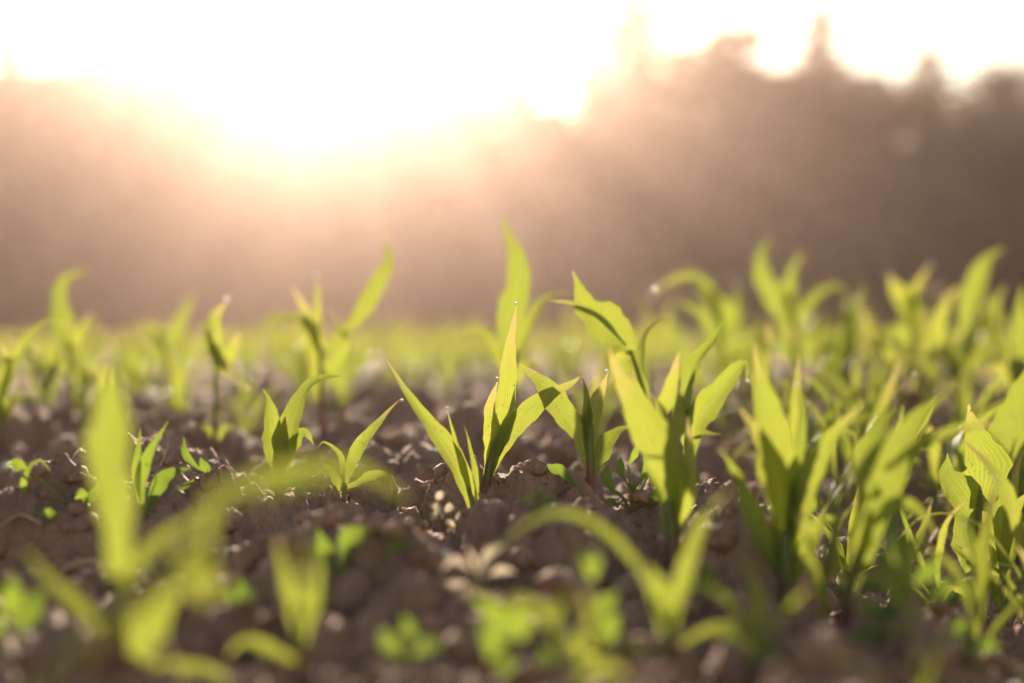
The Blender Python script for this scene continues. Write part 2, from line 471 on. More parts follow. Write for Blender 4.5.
SP = [  # in focus, middle
 dict(d=1.2, label='sharp maize seedling in the centre with a tall upright leaf and a right-bending leaf', base=(484, 494), stalk=[(489, 470), (494, 448)], sw=8,
   leaves=[([(487, 480), (497, 440), (506, 390), (510, 360), (514, 328), (516, 303)], 19, dict(yaw=.2, dz=.1)),
           ([(486, 482), (494, 445), (490, 412), (491, 395), (497, 378)], 17, dict(yaw=-.4, dz=-.1)),
           ([(484, 492), (492, 465), (503, 440), (524, 415), (553, 395), (574, 381), (581, 371)], 19, dict(tw=.25, yaw=.2, dz=-.08, peak=.55)),
           ([(487, 480), (500, 440), (512, 410), (514, 385)], 15, dict(dz=.2))]),
 dict(d=1.13, label='sharp maize seedling left of centre with one long leaf leaning left', base=(476, 530), stalk=[(473, 505), (468, 488)], sw=7,
   leaves=[([(476, 520), (466, 485), (447, 448), (420, 412), (400, 385), (385, 360)], 20, dict(yaw=.3, dz=.15, peak=.35)),
           ([(473, 510), (467, 480), (456, 445), (447, 408)], 8, dict()),
           ([(476, 515), (476, 480), (468, 440), (464, 425)], 7, dict())]),
 dict(label='sharp broad-leaved maize seedling with two upright cupped leaves, left of the centre pair', base=(279, 492), stalk=[(279, 470), (281, 455)], sw=9,
   leaves=[([(278, 480), (274, 440), (270, 415), (266, 400), (260, 391)], 24, dict(yaw=.4)),
           ([(280, 484), (286, 445), (297, 410), (306, 390), (320, 380), (338, 375)], 27, dict(yaw=-.3, peak=.36)),
           ([(281, 478), (283, 445), (284, 415)], 15, dict(dz=-.4)),
           ([(284, 465), (297, 437), (307, 432), (315, 446)], 13, dict(up=.8))]),
 dict(label='small sharp maize seedling with a narrow leaf pointing up right, beside the broad-leaved one', base=(343, 496), stalk=[(345, 483)], sw=6,
   leaves=[([(343, 492), (350, 468), (361, 443), (380, 420), (402, 400)], 14, dict(tw=.6)),
           ([(342, 493), (334, 475), (322, 462)], 9, dict()),
           ([(346, 488), (360, 482), (377, 474), (390, 479), (393, 495)], 10, dict(up=.9)),
           ([(344, 485), (340, 455), (325, 442), (318, 448)], 6, dict(up=.6))]),
 dict(label='maize seedling just right of the centre plant with forked dark stalk', base=(591, 480), stalk=[(590, 450), (591, 425)], sw=9,
   leaves=[([(589, 465), (577, 432), (560, 407), (540, 383), (517, 361)], 24, dict(yaw=.3, dz=-.2, peak=.55)),
           ([(590, 455), (591, 418), (600, 388), (607, 371)], 17, dict(dz=.1)),
           ([(589, 440), (586, 400), (583, 378)], 9, dict()),
           ([(593, 475), (600, 455), (612, 437), (632, 426)], 18, dict(up=.7))]),
 dict(d=1.4, label='maize seedling with a folded drooping leaf arching over right of centre', base=(655, 462), stalk=[(650, 420), (640, 380), (630, 350)], sw=7,
   leaves=[([(632, 352), (622, 338), (600, 320), (582, 302), (571, 273)], 34, dict(yaw=.2, dz=-.2, peak=.35, base=.3)),
           ([(625, 345), (600, 318), (575, 304), (545, 299)], 7, dict(up=.8)),
           ([(648, 400), (640, 365), (645, 335), (658, 321), (671, 324)], 14, dict(tw=1.2)),
           ([(630, 352), (620, 366), (612, 385)], 20, dict(dz=-.2)),
           ([(652, 430), (668, 395), (676, 370), (680, 352)], 14, dict())]),
 dict(d=1.33, label='maize seedling with one spear leaf and one hooked leaf, right of the folded one', base=(690, 468), stalk=[(688, 440), (687, 410)], sw=7,
   leaves=[([(687, 415), (686, 385), (694, 360), (711, 341), (727, 316)], 13, dict(tw=.9, fold=.6)),
           ([(689, 455), (699, 420), (714, 396), (732, 372), (746, 366), (748, 381)], 22, dict(up=.5)),
           ([(689, 450), (680, 420), (678, 385)], 14, dict()),
           ([(690, 440), (704, 433), (722, 435)], 6, dict(up=.9))]),
 # second line, left
 dict(label='blurred maize seedling at the far left with a tall leaf whose tip bends right', base=(71, 412), stalk=[(71, 380), (68, 345)], sw=6,
   leaves=[([(69, 352), (61, 325), (59, 300), (66, 281), (88, 269)], 26, dict(dz=.1, peak=.3)),
           ([(70, 355), (77, 335), (90, 314)], 13, dict()),
           ([(70, 375), (55, 360), (38, 368), (30, 392)], 12, dict(up=.5)),
           ([(72, 390), (84, 370), (100, 372), (112, 390)], 10, dict(up=.5))]),
 dict(label='blurred maize plant at the left edge with a thin leaf arching right', base=(2, 452), stalk=[(1, 420), (2, 395)], sw=7,
   leaves=[([(1, 425), (6, 385), (20, 350), (38, 328), (55, 322), (72, 329)], 14, dict(up=.7)),
           ([(0, 410), (-8, 370), (-20, 330)], 18, dict()),
           ([(2, 430), (14, 400), (34, 395)], 12, dict(up=.6)),
           ([(2, 400), (8, 365), (-2, 340)], 14, dict())]),
 dict(label='blurred maize seedling with a leaf like a raised blade, left of the brown-stalked one', base=(170, 405), stalk=[(168, 375), (168, 350)], sw=6,
   leaves=[([(169, 362), (175, 335), (186, 310), (193, 292)], 17, dict()),
           ([(168, 358), (158, 332), (140, 327), (122, 333)], 12, dict(up=.7)),
           ([(169, 375), (160, 345), (164, 325)], 15, dict()),
           ([(170, 390), (183, 375), (196, 383)], 9, dict(up=.6))]),
 dict(d=1.7, label='maize seedling with brown bare stalk and dew on its top leaf, left', base=(215, 448), stalk=[(215, 405), (217, 355)], sw=6,
   leaves=[([(217, 365), (212, 335), (215, 312), (227, 298)], 23, dict(dz=.1)),
           ([(216, 370), (210, 335), (197, 322)], 9, dict()),
           ([(217, 350), (214, 343), (226, 368), (246, 382), (262, 391)], 10, dict(up=.7, tw=.7)),
           ([(216, 440), (207, 428), (192, 424)], 10, dict(up=.8)),
           ([(216, 442), (226, 430), (243, 424)], 10, dict(up=.8)),
           ([(217, 372), (232, 350), (243, 330)], 18, dict(dz=.3))], dew=[(227, 299, 3.2), (213, 332, 2.4)]),
 dict(label='blurred maize seedling behind the broad-leaved one with a leaf standing high to the right', base=(322, 436), stalk=[(321, 390), (320, 345)], sw=7,
   leaves=[([(320, 400), (317, 350), (308, 315), (290, 287)], 22, dict(yaw=.3)),
           ([(321, 360), (340, 335), (358, 318), (372, 290), (386, 262), (385, 233)], 22, dict(peak=.62, dz=.1, base=.2)),
           ([(319, 345), (318, 310), (316, 274)], 9, dict()),
           ([(319, 352), (305, 322), (282, 318), (262, 328)], 14, dict(up=.7)),
           ([(321, 380), (345, 345), (330, 310)], 10, dict())]),
 dict(label='tall blurred maize plant straight behind the centre seedling, its leaf the highest', base=(512, 426), stalk=[(512, 390), (511, 350)], sw=8,
   leaves=[([(511, 370), (508, 325), (518, 285), (518, 258), (508, 235), (499, 214)], 32, dict(peak=.42, dz=.05, yaw=.1)),
           ([(512, 370), (525, 335), (545, 300), (575, 290)], 14, dict(up=.6)),
           ([(512, 390), (528, 365), (548, 375)], 12, dict(up=.6)),
           ([(511, 385), (495, 350), (478, 330), (455, 335)], 14, dict(up=.6))]),
 # second line, right
 dict(label='blurred maize seedling with two leaves bending left, above the one with the hooked leaf', base=(722, 412), stalk=[(722, 370), (720, 330)], sw=8,
   leaves=[([(720, 340), (712, 300), (692, 276), (670, 282), (653, 296)], 15, dict(up=.5)),
           ([(720, 350), (705, 320), (688, 306), (668, 300)], 15, dict(up=.5)),
           ([(720, 340), (724, 315), (706, 290), (698, 278)], 22, dict()),
           ([(722, 350), (735, 320), (737, 285)], 13, dict()),
           ([(722, 370), (745, 340), (765, 350)], 14, dict(up=.5))]),
 dict(label='blurred tall maize plant with two brown-tipped leaf points, right of centre', base=(798, 408), stalk=[(797, 370), (795, 325)], sw=8,
   leaves=[([(795, 340), (780, 305), (764, 280), (762, 258), (771, 239)], 28, dict(peak=.4, dz=.1)),
           ([(795, 335), (789, 300), (792, 272), (804, 250)], 16, dict()),
           ([(796, 340), (806, 310), (820, 294), (836, 287), (850, 300)], 14, dict(up=.6)),
           ([(797, 370), (775, 340), (755, 345)], 14, dict(up=.5)),
           ([(797, 370), (812, 340), (826, 345)], 14, dict(up=.5))]),
 dict(label='blurred maize plant with a pair of leaves in a V against the dark wood, right', base=(915, 410), stalk=[(915, 370), (914, 325)], sw=9,
   leaves=[([(915, 335), (908, 305), (897, 292), (888, 272)], 25, dict(peak=.5)),
           ([(914, 330), (912, 300), (918, 284), (930, 265)], 15, dict()),
           ([(915, 350), (895, 330), (872, 340)], 16, dict(up=.5)),
           ([(916, 360), (935, 330), (948, 300), (960, 285)], 20, dict()),
           ([(914, 375), (880, 345), (856, 300)], 13, dict())]),
 dict(label='blurred tall maize plant near the right edge, its top leaf tilted alone above the others', base=(962, 430), stalk=[(962, 390), (963, 340)], sw=9,
   leaves=[([(963, 355), (966, 310), (974, 285), (984, 262), (1006, 249)], 24, dict(peak=.6, base=.2)),
           ([(963, 360), (975, 330), (988, 300)], 10, dict(fold=.7)),
           ([(962, 380), (940, 350), (915, 345)], 16, dict(up=.5)),
           ([(962, 385), (985, 355), (1010, 350)], 17, dict(up=.5)),
           ([(962, 395), (955, 355), (964, 325)], 18, dict())]),
 dict(label='blurred maize plant cut by the right edge, a thin spear leaf at its left', base=(1020, 440), stalk=[(1020, 400), (1020, 360)], sw=9,
   leaves=[([(1018, 395), (1010, 365), (1004, 330)], 9, dict()),
           ([(1020, 370), (1018, 320), (1024, 285)], 22, dict()),
           ([(1020, 390), (1035, 350), (1050, 330)], 20, dict()),
           ([(1020, 400), (1000, 370), (980, 375)], 15, dict(up=.6))]),
 # nearer right clump
 dict(label='large out-of-focus maize plant with a broad leaf facing the lens, just right of the middle', base=(674, 556), stalk=[(671, 525), (667, 500)], sw=16,
   leaves=[([(672, 535), (667, 490), (657, 440), (637, 400), (607, 352)], 44, dict(yaw=-.1, dz=-.1, peak=.55)),
           ([(672, 540), (684, 490), (690, 450), (688, 415)], 32, dict(yaw=.5)),
           ([(672, 530), (674, 470), (664, 420), (650, 395)], 32, dict(dz=.3))]),
 dict(label='big bushy out-of-focus maize plant right of the middle with a broad leaf reaching up', base=(788, 606), stalk=[(786, 570), (783, 530)], sw=19,
   leaves=[([(785, 570), (783, 510), (772, 455), (764, 400), (757, 345)], 52, dict(yaw=.2, peak=.5)),
           ([(785, 585), (766, 545), (750, 505), (735, 472), (716, 450)], 30, dict(up=.3)),
           ([(786, 575), (797, 520), (812, 470), (836, 430), (864, 400)], 34, dict(yaw=-.3)),
           ([(786, 560), (778, 490), (760, 440), (742, 410)], 40, dict(dz=-.3)),
           ([(787, 590), (808, 545), (822, 520), (850, 525)], 28, dict(up=.5)),
           ([(786, 540), (792, 470), (803, 420), (796, 385)], 26, dict(dz=.3))]),
 dict(label='blurred maize plant with a wide leaf sweeping up right, beside the bushy plant', base=(842, 616), stalk=[(850, 580), (858, 550)], sw=16,
   leaves=[([(844, 605), (862, 550), (877, 500), (893, 455), (915, 418), (950, 392)], 44, dict(yaw=.3, peak=.55)),
           ([(850, 585), (858, 540), (862, 500), (850, 470)], 34, dict(dz=-.2)),
           ([(878, 498), (862, 470), (880, 430), (902, 405)], 36, dict(yaw=-.4, base=.5)),
           ([(870, 525), (895, 505), (920, 512), (942, 540)], 26, dict(up=.5)),
           ([(846, 595), (836, 560), (838, 520)], 20, dict()),
           ([(885, 470), (930, 440), (975, 425), (1010, 430)], 22, dict(up=.6))]),
 dict(label='maize plant with spread broad leaves on a dark upright stalk, lower right', base=(980, 606), stalk=[(979, 560), (979, 490)], sw=9,
   leaves=[([(979, 540), (966, 505), (950, 480), (944, 450)], 40, dict(yaw=.3, peak=.5)),
           ([(979, 510), (985, 465), (977, 430), (968, 408)], 38, dict(yaw=-.2)),
           ([(979, 585), (968, 550), (964, 515), (972, 490)], 26, dict()),
           ([(981, 570), (992, 545), (1004, 515), (1028, 492)], 30, dict(yaw=-.3)),
           ([(982, 615), (966, 598), (940, 598), (915, 612), (898, 624)], 18, dict(up=.7)),
           ([(980, 590), (992, 570), (988, 540)], 18, dict())]),
 dict(label='out-of-focus maize plant filling the right edge with one broad upright leaf', base=(1022, 560), stalk=[(1020, 530), (1018, 505)], sw=14,
   leaves=[([(1019, 520), (1012, 465), (1013, 420), (1026, 362)], 40, dict(peak=.5)),
           ([(1020, 525), (1010, 495), (996, 470), (985, 462)], 24, dict()),
           ([(1021, 530), (1035, 480), (1050, 440)], 34, dict())]),
 # foreground
 dict(label='very blurred foreground maize plant at left with one broad upright leaf above a fallen one', base=(119, 662), stalk=[(119, 620), (119, 575)], sw=20,
   leaves=[([(119, 575), (119, 520), (113, 470), (110, 420), (107, 352)], 62, dict(yaw=0, tw=.1, peak=.6, base=.6)),
           ([(118, 605), (138, 567), (172, 530), (212, 505)], 30, dict(up=.4)),
           ([(120, 645), (95, 625), (72, 600), (45, 575), (20, 545)], 26, dict(up=.4)),
           ([(119, 690), (134, 652), (158, 612), (188, 572)], 60, dict(dz=0, yaw=0, tw=0, peak=.55, base=.75)),
           ([(120, 655), (160, 668), (205, 668), (240, 690)], 26, dict(up=.6))]),
 dict(label='very blurred maize plant in the lower left foreground, narrow upright leaves', base=(303, 680), stalk=[(300, 640), (297, 600)], sw=11,
   leaves=[([(300, 650), (294, 610), (284, 570), (275, 535)], 24, dict()),
           ([(300, 655), (312, 610), (318, 570), (313, 535)], 20, dict()),
           ([(301, 665), (270, 650), (245, 640), (225, 660)], 22, dict(up=.5)),
           ([(300, 640), (303, 590), (297, 545)], 18, dict())]),
 dict(label='very blurred foreground maize plant below the middle with a leaf arching low to the left', base=(668, 655), stalk=[(668, 630), (670, 610)], sw=18,
   leaves=[([(666, 632), (645, 580), (620, 545), (592, 522), (558, 513), (525, 526), (497, 550)], 17, dict(up=.6, peak=.5)),
           ([(671, 640), (682, 585), (700, 527), (730, 490)], 30, dict()),
           ([(672, 650), (712, 630), (740, 624), (768, 633)], 18, dict(up=.7)),
           ([(666, 655), (630, 650), (592, 660), (563, 635), (540, 612)], 24, dict(up=.5)),
           ([(668, 640), (662, 590), (648, 560)], 38, dict(dz=-.3)),
           ([(668, 655), (640, 670), (610, 668), (590, 690)], 30, dict(up=.5))]),
 dict(label='very blurred maize plant at the bottom edge below the middle, two blades reaching up left', base=(572, 690), stalk=[(575, 670), (574, 655)], sw=12,
   leaves=[([(575, 668), (562, 635), (545, 612), (520, 600), (498, 606)], 24, dict(up=.5)),
           ([(575, 665), (588, 640), (590, 610), (580, 585)], 22, dict()),
           ([(574, 660), (560, 640), (556, 612), (570, 590)], 20, dict(dz=.3)),
           ([(576, 680), (600, 668), (622, 672), (640, 690)], 22, dict(up=.5))]),
 dict(label='blurred maize seedling low at the right bottom, behind the dark corner soil', base=(908, 640), stalk=[(906, 615), (905, 600)], sw=9,
   leaves=[([(906, 620), (892, 590), (872, 575), (850, 580)], 18, dict(up=.5)),
           ([(905, 610), (908, 570), (920, 540), (938, 520)], 20, dict()),
           ([(906, 625), (925, 605), (948, 598), (962, 612)], 16, dict(up=.6)),
           ([(905, 605), (896, 565), (890, 540)], 16, dict())]),
]
for s in SP:
    maize(**s)

# one leaf that hangs over the field from a plant rooted below the frame
g = Vector((-0.19, 0.52, tz(-0.19, 0.52)))
root = empty('maize_seedling', g, 'blurred maize plant at the bottom edge, its arched leaf crossing soil left of centre', 'maize seedling', 'young maize plants rooted in the near soil')
add_part('stalk', tube([g - Vector((0, 0, .01)), g + Vector((0, 0, .04)), at(205, 545, .52)], .005, .003), M_STALK, root)
add_part('leaf', ribbon([at(205, 560, .52), at(210, 512, .525), at(245, 488, .54), at(310, 471, .57), at(370, 475, .6), at(412, 500, .62)], .012, (0.2, -1, .15), (0, .3), .3, 22, .4, .5, rp_), M_LEAF, root)
add_part('leaf', ribbon([at(204, 600, .52), at(196, 555, .51), at(180, 540, .5)], .014, (0, -1, .3), (0, .4), .3, 16, .4, .5, rp_), M_LEAF, root)

# ------------------------------------------------------------------ generic maize plants for the rows behind
def generic_geo(rnd, n=10, m=2, tall=1.0, dewy=False):
    """list of (name, V, F, UV) for one plant standing at the origin"""
    parts = []
    hs = rnd.uniform(0.06, 0.10) * tall
    lean = Vector((rnd.uniform(-.1, .1), rnd.uniform(-.1, .1), 1))
    parts.append(('stalk',) + tube([(0, 0, -0.015), lean * hs * .5, lean * hs], 0.0045, 0.003, 4, 6))
    k = rnd.choice((4, 5, 5, 6))
    az0 = rnd.uniform(0, 6.28)
    for i in range(k):
        t = i / (k - 1)
        az = az0 + math.pi * i + rnd.uniform(-.5, .5)
        L = (0.07 + 0.13 * math.sin(math.pi * (0.25 + 0.55 * t))) * tall * rnd.uniform(.8, 1.15)
        e0 = R(rnd.uniform(55, 75) if i < k - 1 else rnd.uniform(78, 89))
        e1 = R(rnd.uniform(-75, 40)) if i < k - 2 else R(rnd.uniform(20, 75))
        p = lean * hs * (0.25 + 0.72 * t)
        pts = [p.copy()]
        for q in range(6):
            e = e0 + (e1 - e0) * (q / 5) ** 1.6
            p = p + Vector((math.cos(az) * math.cos(e), math.sin(az) * math.cos(e), math.sin(e))) * (L / 6)
            pts.append(p.copy())
        fc = Vector((-math.cos(az) * math.sin(e0 * .6), -math.sin(az) * math.sin(e0 * .6), .55))
        parts.append(('leaf',) + ribbon(pts, rnd.uniform(.014, .024) * (0.6 + .4 * t) * tall, fc, (rnd.uniform(-.3, .3), rnd.uniform(-.9, .9)), .35, n, .4, .42, rnd, m))
    if dewy:
        for nm, V, Fq, UV in parts[1:]:
            if dew_r.random() < .55:
                c = V[len(V) // 2 + dew_r.randrange(len(V) // 2 - 2)]
                parts = parts + [('dew_drop',) + sphere_geo(c, dew_r.uniform(.0018, .003))]
    return parts

rg = random.Random(77)
protos = []
for i in range(14):
    ms = []
    for nm, V, Fq, UV in generic_geo(rg, 12, 4, 1.0, i % 2 == 0):
        me = mesh_np(nm, [tuple(v) for v in V], Fq, UV)
        me.materials.append({'stalk': M_STALK, 'dew_drop': M_DEW}.get(nm, M_LEAF))
        ms.append((nm, me))
    protos.append(ms)

def visible_x(d, m=1.12): return 0.36 * d * m
spots = []
# right-hand side stands closer together; the left and middle stay open
for _ in range(60):
    d = rg.uniform(1.45, 2.7)
    px = rg.uniform(700, 1080)
    spots.append(((px - CX) / F_PX * d, d, rg.uniform(.75, 1.0)))
for _ in range(9):
    d = rg.uniform(.6, .84); px = rg.uniform(690, 1060)
    spots.append(((px - CX) / F_PX * d, d, rg.uniform(.26, .42)))
for _ in range(24):
    d = rg.uniform(.86, 1.45); px = rg.uniform(745, 1070)
    spots.append(((px - CX) / F_PX * d, d, rg.uniform(.45, .72)))
for _ in range(16):
    d = rg.uniform(2.0, 2.7); px = rg.uniform(-40, 660)
    spots.append(((px - CX) / F_PX * d, d, rg.uniform(.55, .85)))
area_n = 1000
for _ in range(area_n):
    d = math.sqrt(rg.uniform(2.6 ** 2, 9.5 ** 2))
    x = rg.uniform(-1, 1) * visible_x(d)
    right = (x / d * F_PX + CX) / 1024
    spots.append((x, d, rg.uniform(.72, .98) * (0.92 + 0.22 * max(0, min(1, right)))))
keep, used = [], []
for s in sorted(spots, key=lambda q: q[1]):
    mind = 0.075 if s[1] < 2.7 else 0.11
    if all((s[0] - q[0]) ** 2 + (s[1] - q[1]) ** 2 > mind ** 2 for q in keep[-150:]):
        keep.append(s)
near_spots, far_spots = keep[:240], keep[240:]

def lab(x, d):
    px = x / d * F_PX + CX
    if d < .85: return ('short blurred maize seedling low at the bottom right, in front of the larger plants', 'small maize plants at the bottom right')
    if d < 2.7: return ('leafy maize seedling within the close-set clump at the right, among the larger plants', 'maize plants massed at the right') if px > 680 else \
                       ('small maize seedling on the open soil behind the sharp plants', 'maize plants scattered behind the sharp ones')
    return ('young maize plant in the soft blurred rows between the soil and the dark wood', 'maize plants in the blurred rows')
for i, (x, d, s) in enumerate(near_spots):
    l, gr = lab(x, d)
    root = empty('maize_seedling', (x, d, tz(x, d)), l, 'maize seedling', gr)
    root.rotation_euler = (rg.uniform(-.08, .08), rg.uniform(-.08, .08), rg.uniform(0, 6.28))
    root.scale = (s, s, s)
    for nm, me in protos[i % len(protos)]:
        o = bpy.data.objects.new(nm, me); o.parent = root; COL.objects.link(o)

# the rest of the field as one mass
low = []
for i in range(12):
    Vs, Fs, Us, off = [], [], [], 0
    for nm, V, Fq, UV in generic_geo(rg, 5, 2):
        if nm == 'stalk': continue
        Vs.append(np.array([tuple(v) for v in V])); Fs.append(np.array(Fq) + off); Us.append(np.array(UV)); off += len(V)
    low.append((np.concatenate(Vs), np.concatenate(Fs), np.concatenate(Us)))
ms = list(far_spots)
for _ in range(6000):
    d = math.exp(rg.uniform(math.log(9.0), math.log(46)))
    ms.append((rg.uniform(-1, 1) * visible_x(d, 1.3), d, rg.uniform(.5, .75)))
for _ in range(500):      # field beside the frame
    d = rg.uniform(3, 20); s = rg.choice((-1, 1))
    ms.append((s * rg.uniform(.42, .9) * d, d, rg.uniform(.75, 1.0)))
zz = terrain(np.array([m[0] for m in ms]), np.array([m[1] for m in ms]))
Vs, Fs, Us, off = [], [], [], 0
for (x, d, s), z in zip(ms, zz):
    V, Fq, UV = low[rg.randrange(len(low))]
    a = rg.uniform(0, 6.28); c, sn = math.cos(a) * s, math.sin(a) * s
    Vs.append(np.stack([V[:, 0] * c - V[:, 1] * sn + x, V[:, 0] * sn + V[:, 1] * c + d, V[:, 2] * s + z], 1))
    Fs.append(Fq + off); Us.append(UV); off += len(V)
o = link('distant_maize', mesh_np('distant_maize', np.concatenate(Vs), np.concatenate(Fs), np.concatenate(Us)), M_LEAF)
tag(o, 'distant mass of young maize covering the field up to the wood', 'maize field', kind='stuff')

# ------------------------------------------------------------------ weeds, straws, stones
def round_leaf(c, dirv, L, W, facing, rnd=rp_):
    c = Vector(c); dv = Vector(dirv).normalized()
    pts = [c, c + dv * L * .5 + Vector((0, 0, L * .08)), c + dv * L - Vector((0, 0, L * .05))]
    return ribbon(pts, W, facing, (0, rnd.uniform(-.2, .2)), .2, 12, .25, .5, rnd)

def weed(label, base, leaves, mat=M_WEED, group='small weeds between the maize', stem_to=None, name='weed_seedling', cat='weed'):
    g = ground_at(*base); d = g.y
    root = empty(name, g - Vector((0, 0, .003)), label, cat, group)
    for k, lf in enumerate(leaves):
        pts, w = lf[0], lf[1]; up = lf[2] if len(lf) > 2 else .4
        P = [at(x, y, d + rp_.uniform(-.008, .008)) for x, y in pts]
        add_part('stem', tube([g - Vector((0, 0, .006)), (g + P[0]) * .5 + Vector((rp_.uniform(-.003, .003), 0, .002)), P[0]], 1.6 * d / F_PX + .0003, 1.0 * d / F_PX + .0002, 6, 6), M_STALK, root)
        add_part('leaf', ribbon(P, w * (1 if d > 1.0 else .85 if mat is M_WEED else .5) * d / F_PX, (rp_.uniform(-.5, .5), -1, up), (0, rp_.uniform(-.3, .3)), .25, 12, .3, .48, rp_, 4, .03), mat, root)
    return root

weed('little weed with a curled looping stem on the soil at far left', (82, 512),
     [([(62, 500), (30, 500), (24, 478), (38, 460), (52, 472)], 7, .3), ([(28, 470), (16, 464), (6, 466)], 12), ([(88, 505), (82, 495), (74, 492)], 16), ([(84, 505), (95, 494), (99, 482)], 14)])
weed('tiny green leaf lying on the soil at far left', (62, 524), [([(60, 522), (48, 514), (34, 517)], 14, .7)])
weed('two-leaved grey-green seedling beside the broad blurred blade at left', (144, 518),
     [([(143, 512), (142, 480), (150, 452), (168, 421)], 13, .1), ([(147, 512), (158, 488), (172, 472), (192, 467)], 17, .4), ([(140, 505), (137, 470), (140, 428)], 9, .1)])
weed('very small seedling with a drooping leaf right of the grey-green one', (206, 482), [([(206, 478), (206, 468), (200, 458)], 13, .2), ([(200, 470), (186, 455), (183, 436)], 8), ([(195, 480), (182, 488), (176, 484)], 8, .8)])
weed('blurred weed with round leaves on a bare mound, lower left of centre', (345, 590),
     [([(330, 570), (324, 550), (320, 530)], 24), ([(345, 560), (350, 540), (370, 528)], 30, .6), ([(385, 560), (398, 545), (412, 542)], 16, .6), ([(350, 580), (345, 572), (338, 560)], 24), ([(360, 575), (368, 568), (386, 560)], 14)])
weed('small trailing weed with many tiny leaves beside the forked maize stalk', (632, 512),
     [([(625, 480), (620, 470), (622, 455)], 10), ([(612, 490), (606, 478), (610, 462)], 13), ([(640, 480), (648, 468), (644, 450)], 12), ([(632, 500), (634, 490), (628, 482)], 10), ([(646, 505), (655, 498), (660, 485)], 10), ([(618, 505), (610, 502), (600, 510)], 9), ([(650, 470), (660, 460), (668, 466)], 8), ([(628, 465), (634, 455), (640, 440)], 8)])
weed('small weed with a pale half-hidden leaf behind the forked maize stalk', (556, 492), [([(575, 486), (558, 470), (538, 468)], 13, .5)])
weed('slender pale-flowering weed standing before the centre maize plant', (446, 530),
     [([(440, 512), (436, 506), (430, 504)], 10), ([(442, 518), (438, 514), (432, 520)], 9), ([(438, 500), (440, 495), (448, 492)], 8), ([(446, 512), (450, 506), (456, 508)], 8), ([(444, 526), (450, 522), (455, 528)], 7)], mat=M_PALE)
weed('blurred weed with pale dry leaves on the soil below the centre', (478, 590),
     [([(470, 570), (455, 560), (440, 570)], 18, .8), ([(480, 570), (490, 552), (505, 545)], 20, .6), ([(465, 582), (450, 585), (436, 580)], 16), ([(490, 575), (500, 570), (515, 572)], 16), ([(480, 580), (474, 560), (466, 545)], 12)], mat=M_PALE)
weed('big blurred broad-leaved weed at the bottom, below the centre', (520, 690),
     [([(510, 640), (495, 612), (470, 598)], 26, .5), ([(520, 640), (522, 625), (512, 600)], 28), ([(490, 660), (492, 640), (478, 620)], 22), ([(540, 670), (548, 655), (560, 648)], 22, .6), ([(510, 680), (505, 665), (498, 650)], 22)])
weed('blurred weed with bright round leaves beside the arching foreground maize', (605, 670),
     [([(600, 620), (605, 605), (620, 592)], 24, .4), ([(605, 645), (610, 630), (618, 612)], 26), ([(592, 580), (592, 560), (586, 545)], 26), ([(600, 650), (585, 640), (570, 640)], 20)])
weed('blurred weed with dark round leaves at the left edge', (18, 660),
     [([(12, 620), (14, 598), (10, 575)], 36), ([(22, 630), (30, 610), (40, 590)], 30), ([(0, 650), (-6, 630), (0, 610)], 24)])
weed('blurred low weed spreading between the dark stalk and the bushy plant, lower right', (905, 600),
     [([(900, 580), (885, 560), (880, 540)], 22), ([(905, 570), (905, 548), (914, 535)], 24), ([(915, 585), (930, 570), (938, 555)], 22), ([(925, 598), (940, 590), (956, 578)], 20, .6), ([(890, 590), (870, 585), (860, 592)], 16, .6), ([(898, 560), (892, 530), (902, 512)], 16)])
weed('small blurred weed at the bottom right below the wide sweeping maize leaf', (880, 640),
     [([(880, 625), (870, 608), (852, 600)], 20, .6), ([(884, 625), (892, 606), (908, 602)], 20, .6), ([(880, 632), (864, 632), (848, 645)], 18, .6), ([(888, 632), (902, 634), (914, 646)], 16)])
weed('little blurred weed low beside the foot of the bushy maize plant', (745, 660),
     [([(742, 645), (728, 632), (712, 634)], 18, .6), ([(748, 642), (752, 622), (762, 612)], 18), ([(750, 650), (768, 648), (780, 660)], 16, .6)])

weed('little blurred weed with narrow leaves at the bottom, right of the lower left blades', (405, 668),
     [([(400, 655), (388, 640), (378, 628)], 20, .5), ([(405, 650), (408, 632), (402, 615)], 18), ([(412, 656), (428, 645), (440, 648)], 20, .6)])
weed('blurred weed with three low leaves between the arching maize and the bushy plant', (705, 606),
     [([(700, 596), (690, 582), (678, 580)], 18, .6), ([(706, 592), (708, 576), (702, 562)], 18), ([(712, 598), (724, 590), (736, 592)], 18, .6)])
weed('blurred weed rosette low in the bottom right corner', (962, 664),
     [([(955, 652), (940, 640), (926, 644)], 20, .6), ([(962, 648), (964, 630), (956, 614)], 20), ([(970, 652), (986, 644), (1000, 650)], 20, .6), ([(962, 656), (975, 664), (990, 676)], 18, .8)])
weed('tiny weed pair of leaves on the soil between the two blurred left blades', (238, 610),
     [([(235, 602), (224, 594), (214, 596)], 16, .6), ([(241, 602), (252, 592), (262, 594)], 16, .6), ([(238, 600), (240, 588), (236, 578)], 12)])
weed('small fresh weed just in front of the white stones', (800, 520),
     [([(797, 512), (788, 502), (780, 504)], 11, .5), ([(801, 510), (803, 498), (798, 488)], 11), ([(805, 513), (815, 505), (823, 508)], 11, .5)])
weed('small fresh weed on the soil between the centre plant and the forked one', (536, 512),
     [([(533, 505), (526, 498), (519, 500)], 9, .5), ([(537, 503), (539, 494), (535, 487)], 9), ([(540, 506), (548, 500), (555, 503)], 9, .5)])

